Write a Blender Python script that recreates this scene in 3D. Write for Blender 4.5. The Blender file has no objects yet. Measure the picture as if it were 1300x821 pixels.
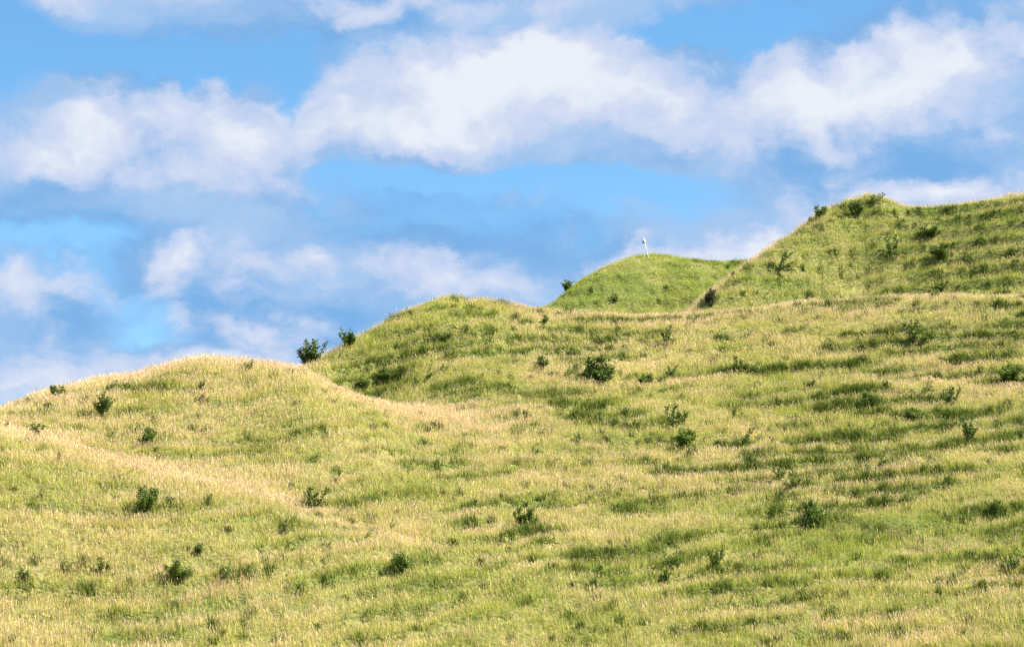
import bpy, math, random
import numpy as np
from mathutils import Vector, Matrix

random.seed(5)
rng = np.random.default_rng(11)
scene = bpy.context.scene
COL = scene.collection
R = math.radians

# ------------------------------------------------------------------ camera
FPX, HOR = 3058.0, 960.0                 # focal length and horizon in photo pixels (1300 wide)
EYE = 1.7
PITCH = math.atan((HOR - 410.5) / FPX)

def pix_dir(u, v):
    """azimuth (from +Y, towards +X) and slope (rise per metre of ground) of a photo pixel"""
    x = (np.asarray(u, float) - 650.0) / FPX
    y = (410.5 - np.asarray(v, float)) / FPX
    fy = math.cos(PITCH) - y * math.sin(PITCH)
    fz = math.sin(PITCH) + y * math.cos(PITCH)
    return np.arctan2(x, fy), fz / np.sqrt(x * x + fy * fy)

# ------------------------------------------------------------------ noise
def _hash(ix, iy, s):
    h = (ix.astype(np.int64) * 374761393 + iy.astype(np.int64) * 668265263 + s * 1442695041) & 0xFFFFFFFF
    h = ((h ^ (h >> 13)) * 1274126177) & 0xFFFFFFFF
    h = (h ^ (h >> 16)) & 0xFFFFFFFF
    return h.astype(np.float64) / 4294967295.0

def vnoise(x, y, s=0):
    ix = np.floor(x); iy = np.floor(y)
    fx = x - ix; fy = y - iy
    fx = fx * fx * fx * (fx * (fx * 6 - 15) + 10); fy = fy * fy * fy * (fy * (fy * 6 - 15) + 10)
    a = _hash(ix, iy, s); b = _hash(ix + 1, iy, s); c = _hash(ix, iy + 1, s); d = _hash(ix + 1, iy + 1, s)
    return ((a + (b - a) * fx) * (1 - fy) + (c + (d - c) * fx) * fy) * 2 - 1

def fbm(x, y, s=0, o=4):
    t = 0; a = 0.5; n = 0
    for k in range(o):
        t = t + a * vnoise(x * 2 ** k + 17.3 * k, y * 2 ** k - 9.1 * k, s + k); n += a; a *= 0.5
    return t / n

def sstep(a, b, x):
    t = np.clip((x - a) / (b - a), 0, 1)
    return t * t * (3 - 2 * t)

# ------------------------------------------------------------------ the ramparts: crest and ditch lines
def line(pts):
    """pts of (u, v) -> function of azimuth giving slope"""
    u, v = np.array(pts, float).T
    az, te = pix_dir(u, v)
    o = np.argsort(az)
    return lambda t: np.interp(t, az[o], te[o])

def dist(pts):
    u, r = np.array(pts, float).T
    az, _ = pix_dir(u, np.full(len(u), 410.0))
    return lambda t: np.interp(t, az, r)

K_FOOT = (line([(-300, 880), (1600, 880)]), dist([(-300, 100), (1600, 100)]))
# low shoulder across the lower left, a pale band in the grass
K_BAND = (line([(-300, 530), (-60, 541), (0, 556), (70, 572), (150, 594), (230, 608), (300, 626), (360, 644), (420, 667), (500, 696),
                (600, 722), (700, 735), (800, 742), (1600, 742)]),
          dist([(-300, 122), (0, 122), (300, 117), (600, 111), (900, 110), (1600, 110)]))
K_BACK = (line([(-300, 528), (-60, 538), (0, 550), (70, 564), (150, 584), (230, 597), (300, 612), (360, 628), (420, 648), (500, 674),
                (600, 698), (700, 708), (800, 710), (1600, 710)]),
          dist([(-300, 125), (0, 126), (300, 121), (600, 115), (900, 113.5), (1600, 113.5)]))
K_A = (line([(-300, 640), (-60, 545), (0, 527), (60, 505), (110, 492), (170, 482), (215, 469), (262, 462), (300, 464), (345, 468), (385, 474),
             (430, 498), (475, 514), (520, 523), (600, 533), (680, 541), (800, 545), (1600, 530)]),
       dist([(-300, 143), (0, 142), (262, 141), (430, 138), (600, 137), (800, 138), (1600, 139)]))
K_B = (line([(-300, 720), (100, 610), (250, 545), (330, 505), (372, 482), (395, 463), (430, 446), (470, 423), (500, 407), (530, 394), (560, 383),
             (600, 387), (640, 391), (690, 400), (740, 406), (800, 407), (870, 406), (950, 401), (1020, 392), (1100, 386), (1180, 382), (1300, 381), (1600, 378)]),
       dist([(-300, 146), (385, 151), (470, 158), (560, 165), (640, 167), (800, 168), (1300, 168), (1600, 168)]))
K_D = (line([(-300, 860), (700, 520), (820, 440), (868, 402), (905, 373), (945, 340), (975, 318), (1000, 303), (1030, 281), (1050, 269), (1075, 260),
             (1100, 252), (1120, 254), (1140, 264), (1160, 267), (1190, 267), (1240, 261), (1270, 254), (1300, 249), (1400, 232), (1600, 205)]),
       dist([(-300, 178), (868, 178), (945, 184), (1000, 190), (1040, 194), (1100, 198), (1300, 198), (1600, 200)]))
K_C = (line([(-300, 620), (500, 470), (600, 420), (660, 400), (700, 388), (720, 371), (740, 356), (765, 342), (800, 330), (830, 326), (850, 328),
             (880, 332), (900, 334), (945, 335), (1000, 345), (1100, 380), (1600, 420)]),
       dist([(-300, 204), (680, 205), (760, 211), (840, 216), (1100, 218), (1600, 220)]))

def profile(t):
    """knots (r, z) along one azimuth; t array -> arrays (nk, n)"""
    def rz(k): return k[1](t), EYE + k[1](t) * k[0](t)
    foot, band, back, A, B, D, C = map(rz, (K_FOOT, K_BAND, K_BACK, K_A, K_B, K_D, K_C))
    uu = 650 + np.tan(t) * FPX / math.cos(PITCH) * 0.99
    def ditch(a, b, f, dep):
        return a[0] + (b[0] - a[0]) * f, a[1] + (b[1] - a[1]) * f - dep
    dA = 3.6 * (1 - sstep(380, 640, uu))
    m1 = ditch(A, B, 0.3, dA)
    dB = 3.4 + 0 * t
    m2 = ditch(B, (D[0], np.maximum(D[1], B[1] - 1)), 0.33, dB)
    m2 = (m2[0], np.minimum(m2[1], B[1] - 1.5))
    m3 = (D[0] + (C[0] - D[0]) * 0.42, np.minimum(D[1], C[1]) - 1.2)
    m3 = (m3[0], np.minimum(m3[1], B[1] + 2.0 + 6 * sstep(900, 1000, uu)))
    zero = 0 * t
    far = 12 + 0 * t
    ks = [(zero, zero), (zero + 60, zero), (zero + 84, zero + 0.5), foot, band, back, A, m1, B, m2, D, m3, C,
          (C[0] + 14, C[1] - 5.0), (C[0] + 60, C[1] * 0.5), (zero + 600, far), (zero + 5000, far)]
    return np.array([k[0] for k in ks]), np.array([k[1] for k in ks])

def hermite(rk, zk, r):
    """monotone cubic through the knots of each column; rk, zk (nk, n); r (m,) -> z (m, n)"""
    h = np.diff(rk, axis=0); d = np.diff(zk, axis=0) / h
    m = np.zeros_like(zk)
    same = d[:-1] * d[1:] > 0
    w1 = 2 * h[1:] + h[:-1]; w2 = h[1:] + 2 * h[:-1]
    with np.errstate(divide='ignore', invalid='ignore'):
        hm = (w1 + w2) / (w1 / d[:-1] + w2 / d[1:])
    m[1:-1] = np.where(same, hm, 0)
    m[0] = d[0]; m[-1] = 0
    out = np.zeros((len(r), rk.shape[1]))
    for j in range(rk.shape[1]):
        i = np.clip(np.searchsorted(rk[:, j], r) - 1, 0, rk.shape[0] - 2)
        hh = h[i, j]; s = (r - rk[i, j]) / hh
        out[:, j] = (zk[i, j] * (1 + 2 * s) * (1 - s) ** 2 + m[i, j] * hh * s * (1 - s) ** 2
                     + zk[i + 1, j] * s * s * (3 - 2 * s) + m[i + 1, j] * hh * s * s * (s - 1))
    return out

# azimuth columns: fine across the view, coarse the rest of the way round
AZ_F = 0.34
az_fine = np.linspace(-AZ_F, AZ_F, 1240)
az_left = np.linspace(-math.pi, -AZ_F, 70)[1:-1]
AZ = np.concatenate([az_left, az_fine, -az_left[::-1]])
RR = np.concatenate([[0.5, 8, 20, 35, 50, 60, 68, 75, 80, 84], np.arange(86, 98, 0.6), np.arange(98, 225, 0.2), np.arange(225, 250, 1.5),
                     [255, 265, 280, 300, 340, 400, 480, 600, 800, 1100, 1600, 2500, 4000]])

def base_height(az, r):
    t = np.clip(az, -0.33, 0.33)
    z = hermite(*profile(t), r)
    front = sstep(2.2, 1.0, np.abs(az))       # the hill lies ahead; flat meadow behind the camera
    return z * front[None, :]

Z0 = base_height(AZ, RR)
G_AZ, G_R = np.meshgrid(AZ, RR)
GX, GY = G_R * np.sin(G_AZ), G_R * np.cos(G_AZ)

def slope_mask(r): return sstep(90, 104, r) * sstep(240, 222, r)

rB = K_B[1](np.clip(AZ, -0.33, 0.33))[None, :]
rA = K_A[1](np.clip(AZ, -0.33, 0.33))[None, :]
rD = K_D[1](np.clip(AZ, -0.33, 0.33))[None, :]
rC = K_C[1](np.clip(AZ, -0.33, 0.33))[None, :]
rBand = K_BAND[1](np.clip(AZ, -0.33, 0.33))[None, :]
UU = 650 + np.tan(np.clip(G_AZ, -1, 1)) * FPX / math.cos(PITCH)

lump = -0.22 * sstep(0.25, 0.6, fbm(GX / 1.5, GY / 0.9, 160, 3)) + 0.26 * fbm(GX / 7.0, GY / 7.0, 3) + 0.16 * fbm(GX / 1.8, GY / 1.8, 9, 3)
warp = 0.95 * fbm(GX / 15.0, GY / 11.0, 21, 3) + 0.15 * fbm(GX / 2.6, GY / 2.2, 24, 3)
isD_g = sstep(3.0, 6.0, G_R - rB)
warp = warp * (1 - 0.55 * isD_g)
P = 1.0 + 0.35 * isD_g
# the steps climb towards the right, most of all round the left flank of the middle mound
TILT = np.interp(GX, [-90, -15, 2, 90], [-1.5, 0.0, 3.4, 12.2])
Q = (Z0 - TILT) / P + warp * 1.25
crest_free = 1 - np.exp(-((G_R - rB) / 3.4) ** 2) * sstep(540, 640, UU) - np.exp(-((G_R - rA) / 3.0) ** 2) * sstep(640, 560, UU) - np.exp(-((G_R - rC) / 2.5) ** 2)
crest_free = np.clip(crest_free * (1 - np.exp(-((G_R - rD) / 1.5) ** 2)), 0, 1)
patch = sstep(-0.30, 0.22, fbm(GX / 5.0, GY / 1.8, 40, 4))
patch = np.maximum(patch, 0.75 * isD_g * sstep(-0.5, 0.1, fbm(GX / 4.0, GY / 2.0, 44, 3)))
zone = 0.42 + 0.55 * sstep(300, 760, UU) * sstep(108, 128, G_R) + 0.2 * sstep(380, 430, UU) * sstep(660, 600, UU) * sstep(144, 148, G_R)
zone = np.clip(zone, 0, 1.0) * (1 - 0.6 * (G_R > rD + 6))
K = (1 - 0.35 * isD_g) * np.clip(1.25 * patch * zone * crest_free * slope_mask(G_R), 0, 1)
fr = Q - np.floor(Q)
g = sstep(0.62, 0.97, fr)
STEP = K * (g - fr) * P * 1.0
calm = np.clip(crest_free - np.exp(-((G_R - rB) / 5.0) ** 2), 0, 1)
Z = Z0 + slope_mask(G_R) * lump * (0.25 + 0.75 * calm) + STEP
QS = (Z0 - TILT) + 0.5 * fbm(GX / 5.0, GY / 5.0, 130, 3)
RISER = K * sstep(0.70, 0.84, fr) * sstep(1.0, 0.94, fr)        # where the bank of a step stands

def bil(arr, az, r):
    """bilinear lookup on the polar grid"""
    j = np.clip(np.searchsorted(AZ, az) - 1, 0, len(AZ) - 2); i = np.clip(np.searchsorted(RR, r) - 1, 0, len(RR) - 2)
    a = (az - AZ[j]) / (AZ[j + 1] - AZ[j]); b = (r - RR[i]) / (RR[i + 1] - RR[i])
    return (arr[i, j] * (1 - a) + arr[i, j + 1] * a) * (1 - b) + (arr[i + 1, j] * (1 - a) + arr[i + 1, j + 1] * a) * b

# ------------------------------------------------------------------ material helpers
def new_mat(name):
    m = bpy.data.materials.new(name); m.use_nodes = True
    nt = m.node_tree; nt.nodes.clear()
    return m, nt, nt.nodes.new('ShaderNodeOutputMaterial')

def leaf_mat(name, attr=None, col=(0.06, 0.11, 0.02), trans=0.45, rough=0.5, vary=0.3, spec=0.25):
    m, nt, out = new_mat(name)
    N = nt.nodes.new; L = nt.links.new
    bs = N('ShaderNodeBsdfPrincipled'); bs.inputs['Roughness'].default_value = rough
    bs.inputs['Specular IOR Level'].default_value = spec
    tr = N('ShaderNodeBsdfTranslucent'); mx = N('ShaderNodeMixShader'); mx.inputs[0].default_value = trans
    if attr:
        a = N('ShaderNodeAttribute'); a.attribute_name = attr; src = a.outputs['Color']
    else:
        rgb = N('ShaderNodeRGB'); rgb.outputs[0].default_value = (*col, 1); src = rgb.outputs[0]
    geo = N('ShaderNodeNewGeometry')
    no = N('ShaderNodeTexNoise'); no.inputs['Scale'].default_value = 1.3; no.inputs['Detail'].default_value = 3
    oi = N('ShaderNodeObjectInfo')
    mr = N('ShaderNodeMapRange'); mr.inputs[1].default_value = 0.3; mr.inputs[2].default_value = 0.7
    mr.inputs[3].default_value = 1 - vary; mr.inputs[4].default_value = 1 + vary
    L(geo.outputs['Position'], no.inputs['Vector']); L(no.outputs['Fac'], mr.inputs[0])
    r2 = N('ShaderNodeMapRange'); r2.inputs[3].default_value = 1 - vary * 0.6; r2.inputs[4].default_value = 1 + vary * 0.6
    L(oi.outputs['Random'], r2.inputs[0])
    mu = N('ShaderNodeMath'); mu.operation = 'MULTIPLY'; L(mr.outputs[0], mu.inputs[0]); L(r2.outputs[0], mu.inputs[1])
    vm = N('ShaderNodeVectorMath'); vm.operation = 'SCALE'; L(src, vm.inputs[0]); L(mu.outputs[0], vm.inputs['Scale'])
    L(vm.outputs[0], bs.inputs['Base Color'])
    L(vm.outputs[0], tr.inputs['Color'])
    L(bs.outputs[0], mx.inputs[1]); L(tr.outputs[0], mx.inputs[2]); L(mx.outputs[0], out.inputs[0])
    return m

def plain_mat(name, c1, c2, scale=8.0, rough=0.7):
    m, nt, out = new_mat(name)
    N = nt.nodes.new; L = nt.links.new
    bs = N('ShaderNodeBsdfPrincipled'); bs.inputs['Roughness'].default_value = rough
    tc = N('ShaderNodeTexCoord'); no = N('ShaderNodeTexNoise'); no.inputs['Scale'].default_value = scale; no.inputs['Detail'].default_value = 5
    cr = N('ShaderNodeMix'); cr.data_type = 'RGBA'
    cr.inputs[6].default_value = (*c1, 1); cr.inputs[7].default_value = (*c2, 1)
    L(tc.outputs['Object'], no.inputs['Vector']); L(no.outputs['Fac'], cr.inputs[0]); L(cr.outputs[2], bs.inputs['Base Color'])
    L(bs.outputs[0], out.inputs[0])
    return m

M_GRASS = leaf_mat('meadow_grass', attr='blade', trans=0.42, vary=0.12, rough=0.55, spec=0.2)
M_LEAF = leaf_mat('hawthorn_leaf', attr='leafcol', trans=0.35, vary=0.25, rough=0.45, spec=0.3)
M_STEM = plain_mat('bark', (0.08, 0.06, 0.04), (0.16, 0.13, 0.10), 20)
M_TWIG = plain_mat('dead_twig', (0.10, 0.08, 0.06), (0.18, 0.15, 0.12), 20)

def ground_mat():
    m, nt, out = new_mat('thatchy_turf')
    N = nt.nodes.new; L = nt.links.new
    bs = N('ShaderNodeBsdfPrincipled'); bs.inputs['Roughness'].default_value = 0.9; bs.inputs['Specular IOR Level'].default_value = 0.1
    geo = N('ShaderNodeNewGeometry')
    n1 = N('ShaderNodeTexNoise'); n1.inputs['Scale'].default_value = 0.25; n1.inputs['Detail'].default_value = 6
    n2 = N('ShaderNodeTexNoise'); n2.inputs['Scale'].default_value = 5; n2.inputs['Detail'].default_value = 5
    L(geo.outputs['Position'], n1.inputs['Vector']); L(geo.outputs['Position'], n2.inputs['Vector'])
    r1 = N('ShaderNodeValToRGB'); r1.color_ramp.elements[0].position = 0.35; r1.color_ramp.elements[1].position = 0.65
    r1.color_ramp.elements[0].color = (0.10, 0.13, 0.03, 1); r1.color_ramp.elements[1].color = (0.20, 0.19, 0.07, 1)
    r2 = N('ShaderNodeValToRGB'); r2.color_ramp.elements[0].position = 0.35; r2.color_ramp.elements[1].position = 0.7
    r2.color_ramp.elements[0].color = (0.6, 0.6, 0.6, 1); r2.color_ramp.elements[1].color = (1.3, 1.25, 1.1, 1)
    L(n1.outputs['Fac'], r1.inputs[0]); L(n2.outputs['Fac'], r2.inputs[0])
    mu = N('ShaderNodeMix'); mu.data_type = 'RGBA'; mu.blend_type = 'MULTIPLY'; mu.inputs[0].default_value = 1
    L(r1.outputs[0], mu.inputs[6]); L(r2.outputs[0], mu.inputs[7]); L(mu.outputs[2], bs.inputs['Base Color'])
    L(bs.outputs[0], out.inputs[0])
    return m
M_GROUND = ground_mat()

# ------------------------------------------------------------------ mesh helpers
def np_mesh(name, verts, faces, mat, col=None, attr='blade', smooth=False):
    """faces: (n, k) int array, all the same size"""
    me = bpy.data.meshes.new(name)
    nv, (nf, k) = len(verts), faces.shape
    me.vertices.add(nv); me.vertices.foreach_set('co', np.asarray(verts, np.float32).ravel())
    me.loops.add(nf * k); me.loops.foreach_set('vertex_index', faces.astype(np.int32).ravel())
    me.polygons.add(nf); me.polygons.foreach_set('loop_start', np.arange(0, nf * k, k, dtype=np.int32))
    if smooth: me.polygons.foreach_set('use_smooth', np.ones(nf, bool))
    me.update(calc_edges=True)
    if col is not None:
        a = me.color_attributes.new(attr, 'FLOAT_COLOR', 'POINT')
        c = np.ones((nv, 4), np.float32); c[:, :3] = col
        a.data.foreach_set('color', c.ravel())
    me.materials.append(mat)
    return me

def link(name, data, parent=None, **props):
    o = bpy.data.objects.new(name, data); COL.objects.link(o)
    if parent is not None: o.parent = parent
    for k, v in props.items(): o[k] = v
    return o

# ------------------------------------------------------------------ the ground
nR, nA = Z.shape
verts = np.stack([GX, GY, Z], -1).reshape(-1, 3)
ii, jj = np.meshgrid(np.arange(nR - 1), np.arange(nA - 1), indexing='ij')
a = (ii * nA + jj).ravel()
quads = np.stack([a, a + 1, a + nA + 1, a + nA], 1)[:, ::-1]
i1 = np.arange(nR - 1) * nA
seam = np.stack([i1 + nA - 1, i1, i1 + nA, i1 + 2 * nA - 1], 1)[:, ::-1]
ground = link('ground', np_mesh('ground', verts, np.concatenate([quads, seam]), M_GROUND, smooth=True), kind='structure')

# ------------------------------------------------------------------ grass
# which ground the lens side can see (to spend fewer blades on the hidden ditches and back slopes)
te = (Z - EYE) / G_R
run = np.maximum.accumulate(te, axis=0)
VIS = (te > run - 0.007).astype(float)
gz_r = np.gradient(Z0, RR, axis=0)

area_lo, area_hi = 92.0, 226.0
def sample(n, azl=0.335):
    az = rng.uniform(-azl, azl, n)
    r = np.sqrt(rng.uniform(area_lo ** 2, area_hi ** 2, n))
    return az, r

NT = 477000
az, r = sample(NT)
w = np.where(bil(VIS, az, r) > 0.3, 1.0, 0.16) * np.clip((150.0 / r) ** 0.6, 0, 1)
w = w * np.where(np.abs(az) > 0.232, 0.42, 1.0)      # sparser beyond the sides of the view
keep = rng.random(NT) < w
az, r = az[keep], r[keep]
x, y = r * np.sin(az), r * np.cos(az)
z = bil(Z, az, r); ris = bil(RISER, az, r); qs = bil(QS, az, r)
u = 650 + np.tan(az) * FPX / math.cos(PITCH)
lr = lambda k: k[1](az)
crB = np.exp(-((r - lr(K_B) + 0.6) / 2.4) ** 2) * sstep(590, 700, u)
crB = crB * (0.85 + 0.15 * fbm(x / 6, y / 6, 61, 2))
crA = np.exp(-((r - lr(K_A)) / 3.2) ** 2) * sstep(760, 560, u)
crBand = 0.75 * np.exp(-((r - lr(K_BACK) + 1.5) / 2.4) ** 2) * sstep(640, 330, u)
crD = np.exp(-((r - lr(K_D)) / 1.0) ** 2) * sstep(860, 880, u) * (0.5 + 0.5 * sstep(1010, 960, u))
streak = fbm(x / 4.2, qs / 0.42, 140, 4); streak2 = fbm(x / 1.3, qs / 0.30, 150, 3)
isC = sstep(0, 2, r - (lr(K_D) + 4))
isD = (r > lr(K_B) + 5) * (1 - isC)
big = fbm(x / 13, y / 9, 70, 3); mid = fbm(x / 4.0, y / 2.6, 75, 3); fine = fbm(x / 0.9, y / 0.7, 79, 2)
leftish = sstep(620, 120, u)
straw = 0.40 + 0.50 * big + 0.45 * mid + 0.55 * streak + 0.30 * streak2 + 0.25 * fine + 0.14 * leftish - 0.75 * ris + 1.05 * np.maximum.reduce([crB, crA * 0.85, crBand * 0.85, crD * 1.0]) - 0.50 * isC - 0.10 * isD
straw -= 0.25 * sstep(380, 430, u) * sstep(700, 600, u) * (r > lr(K_A) + 5)
straw = np.clip(straw, 0, 1)
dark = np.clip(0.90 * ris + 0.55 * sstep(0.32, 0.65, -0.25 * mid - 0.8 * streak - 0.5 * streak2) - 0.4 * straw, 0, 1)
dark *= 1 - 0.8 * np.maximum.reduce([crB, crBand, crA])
hgt = 0.30 + 0.13 * fbm(x / 3, y / 3, 90, 2) + 0.10 * ris + 0.10 * dark - 0.05 * isC + rng.normal(0, 0.05, len(x))
hgt *= 1 - 0.25 * np.maximum(crB, crBand)
hgt = np.clip(hgt, 0.14, 0.62)

PAL = {'lime': (0.39, 0.42, 0.052), 'green': (0.23, 0.30, 0.04), 'deep': (0.045, 0.085, 0.012),
       'gold': (0.61, 0.53, 0.14), 'tan': (0.79, 0.60, 0.36), 'pink': (0.70, 0.47, 0.36), 'cgreen': (0.28, 0.36, 0.035)}
PAL = {k: np.array(v) for k, v in PAL.items()}
def mixc(a, b, t): return a + (b - a) * t[:, None]
cg = mixc(np.tile(PAL['lime'], (len(x), 1)), PAL['green'], np.clip(0.45 - 0.6 * big + rng.normal(0, 0.2, len(x)), 0, 1))
cg = mixc(cg, PAL['cgreen'], isC)
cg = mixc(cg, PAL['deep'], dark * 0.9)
cs = mixc(np.tile(PAL['gold'], (len(x), 1)), PAL['tan'], np.clip(straw * 0.9 + rng.normal(0, 0.2, len(x)), 0, 1))
crest = np.maximum.reduce([crB, crA * 0.8, crBand * 0.9, crD])
base_col = mixc(mixc(cg, PAL['gold'], straw * 0.45), PAL['tan'], np.clip(crest, 0, 1) * 0.8)
lean_x = -0.10 + 0.16 * fbm(x / 9, y / 9, 101, 2); lean_y = -0.03 + 0.10 * fbm(x / 9, y / 9, 105, 2)

V, F, C = [], [], []
off = 0
def emit(v, f, c):
    global off
    V.append(v.reshape(-1, 3).astype(np.float32)); F.append((f + off).astype(np.int32)); C.append(c.reshape(-1, 3).astype(np.float32))
    off += v.shape[0] * v.shape[1]

def blades(idx, spread, hs, width, cols, lean=0.25, tipc=None):
    n = len(idx)
    px = x[idx] + rng.normal(0, spread, n); py = y[idx] + rng.normal(0, spread, n)
    paz = np.arctan2(px, py); pr = np.hypot(px, py)
    pz = bil(Z, paz, pr) - 0.02
    a = rng.uniform(0, math.pi, n)
    wx, wy = np.cos(a) * width / 2, np.sin(a) * width / 2
    dx = (lean_x[idx] + rng.normal(0, lean, n)) * hs; dy = (lean_y[idx] + rng.normal(0, lean, n)) * hs
    v = np.zeros((n, 3, 3))
    v[:, 0] = np.stack([px - wx, py - wy, pz], 1); v[:, 1] = np.stack([px + wx, py + wy, pz], 1)
    v[:, 2] = np.stack([px + dx, py + dy, pz + hs], 1)
    c = np.repeat(cols[:, None, :], 3, 1)
    if tipc is not None: c[:, 2] = tipc
    emit(v, np.arange(n * 3).reshape(n, 3), c)
    return px, py, pz, dx, dy, hs

n0 = len(x)
print('tufts', n0)
for rep in range(7):
    idx = np.arange(n0)
    hs = hgt * rng.uniform(0.6, 1.4, n0)
    jit = rng.uniform(0.45, 1.4, (n0, 1))
    blades(idx, 0.16, hs, rng.uniform(0.014, 0.030, n0) * np.where(np.abs(az) > 0.232, 1.7, 1.0), base_col * jit, 0.22, tipc=mixc(base_col * jit, cs, 0.25 + 0.35 * straw))
# flowering stalks with seed heads
for rep in range(3):
    pick = np.nonzero(rng.random(n0) < (0.16 + 1.0 * straw) * (1 - 0.75 * isC) * (1 - 0.6 * ris))[0]
    n = len(pick)
    hs = (hgt[pick] + 0.10) * rng.uniform(0.9, 1.35, n)
    pk = rng.random(n)[:, None] < 0.3
    hc = np.where(pk, PAL['pink'], cs[pick]) * rng.uniform(0.75, 1.2, (n, 1))
    px, py, pz, dx, dy, hh = blades(pick, 0.18, hs, rng.uniform(0.008, 0.014, n), hc * 0.85, 0.13)
    hl = rng.uniform(0.12, 0.26, n); hw = rng.uniform(0.007, 0.014, n)
    a = rng.uniform(0, math.pi, n); cx, cy = np.cos(a) * hw, np.sin(a) * hw
    s1 = 1 - hl / hh; s2 = 1 - 0.45 * hl / hh
    v = np.zeros((n, 4, 3))
    def at(s): return np.stack([px + dx * s, py + dy * s, pz + hh * s], 1)
    side = np.stack([cx, cy, 0 * cx], 1)
    v[:, 0] = at(s1); v[:, 1] = at(s2) + side; v[:, 2] = at(1.03); v[:, 3] = at(s2) - side
    b = np.arange(n)[:, None] * 4
    emit(v, np.concatenate([b + [0, 1, 2], b + [0, 2, 3]]), np.repeat(hc[:, None, :], 4, 1))
# broad dark blades and herbs on the step banks and in dark streaks along the slope
pick = np.nonzero(rng.random(n0) < dark * 1.4)[0]
for rep in range(5):
    n = len(pick)
    hs = (hgt[pick] + 0.03) * rng.uniform(0.6, 1.15, n)
    dc = mixc(np.tile(PAL['deep'], (n, 1)), PAL['green'], rng.uniform(0, 0.7, n))
    blades(pick, 0.14, hs, rng.uniform(0.03, 0.06, n), dc, 0.35)
# scattered tussocks of broad dark leaves
tw = (0.0022 + 0.004 * sstep(400, 900, u)) * (1 - 0.8 * isC) * (1 + 5 * ris) * (1 + 1.5 * (streak < -0.1))
pick = np.nonzero(rng.random(n0) < tw)[0]
ts = rng.uniform(0.35, 1.0, len(pick))
for rep in range(46):
    n = len(pick)
    hs = (hgt[pick] * 0.8 + 0.22 * ts) * rng.uniform(0.5, 1.1, n)
    dc = mixc(np.tile(np.array((0.03, 0.06, 0.01)), (n, 1)), PAL['green'], rng.uniform(0, 1, n) ** 2 * 0.7)
    blades(pick, 0.15 * ts, hs, rng.uniform(0.04, 0.08, n), dc, 0.40)
# small yellow flower specks
pick = np.nonzero(rng.random(n0) < 0.012 + 0.02 * isC)[0]
n = len(pick)
fv = np.zeros((n, 3, 3)); ctr = np.stack([x[pick], y[pick], z[pick] + hgt[pick] * 0.95], 1)
for k in range(3):
    fv[:, k] = ctr + np.stack([0.035 * math.cos(k * 2.1) + 0 * x[pick], 0 * x[pick] + 0.01 * k, 0.035 * math.sin(k * 2.1) + 0 * x[pick]], 1)
emit(fv, np.arange(n * 3).reshape(n, 3), np.tile(np.array([0.75, 0.50, 0.03]), (n * 3, 1)))
V = np.concatenate(V); F = np.concatenate(F); C = np.clip(np.concatenate(C), 0, 0.85)
print('grass tris', len(F))
link('grass', np_mesh('grass', V, F, M_GRASS, C), kind='stuff', label='long summer grass, green with straw-coloured seed heads, covering the ramparts', category='grass')
del V, F, C

# ------------------------------------------------------------------ shrubs
def tube(p, rad, sides=5):
    """rings along polyline p -> verts, tris"""
    p = np.array(p, float); n = len(p); vs = []; fs = []
    for i in range(n):
        d = p[min(i + 1, n - 1)] - p[max(i - 1, 0)]; d = d / (np.linalg.norm(d) + 1e-9)
        s = np.cross(d, [0.3, 0.9, 0.2]); s /= np.linalg.norm(s) + 1e-9; t = np.cross(d, s)
        for k in range(sides):
            a_ = 2 * math.pi * k / sides
            vs.append(p[i] + rad[i] * (math.cos(a_) * s + math.sin(a_) * t))
    for i in range(n - 1):
        for k in range(sides):
            a_, b_ = i * sides + k, i * sides + (k + 1) % sides
            c_, d_ = a_ + sides, b_ + sides
            fs += [[a_, b_, d_], [a_, d_, c_]]
    top = (n - 1) * sides
    for k in range(1, sides - 1): fs.append([top, top + k, top + k + 1])
    return np.array(vs), np.array(fs)

def join(parts):
    vs, fs, o = [], [], 0
    for v, f in parts:
        vs.append(v); fs.append(f + o); o += len(v)
    return np.concatenate(vs), np.concatenate(fs)

def leaves(centres, size, r_, col_a, col_b, stretch=1.5, up=0.3):
    """folded leaf of two triangles at each centre"""
    n = len(centres)
    d = r_.normal(0, 1, (n, 3)); d[:, 2] = np.abs(d[:, 2]) * 0.6 + up; d /= np.linalg.norm(d, axis=1)[:, None]
    s = np.cross(d, r_.normal(0, 1, (n, 3))); s /= np.linalg.norm(s, axis=1)[:, None] + 1e-9
    nn = np.cross(d, s)
    L = size * r_.uniform(0.6, 1.3, n)[:, None]
    v = np.zeros((n, 4, 3))
    v[:, 0] = centres; v[:, 2] = centres + d * L * stretch
    v[:, 1] = centres + d * L * 0.6 * stretch * 0.8 + s * L * 0.5 + nn * L * 0.12
    v[:, 3] = centres + d * L * 0.6 * stretch * 0.8 - s * L * 0.5 + nn * L * 0.12
    b = np.arange(n)[:, None] * 4
    f = np.concatenate([b + [0, 1, 2], b + [0, 2, 3]])
    t = r_.random((n, 1, 1)) ** 1.3
    c = np.array(col_a) * (1 - t) + np.array(col_b) * t
    return v.reshape(-1, 3), f, np.repeat(c, 4, 1).reshape(-1, 3)

DK, LT = (0.030, 0.060, 0.009), (0.19, 0.27, 0.03)

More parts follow.
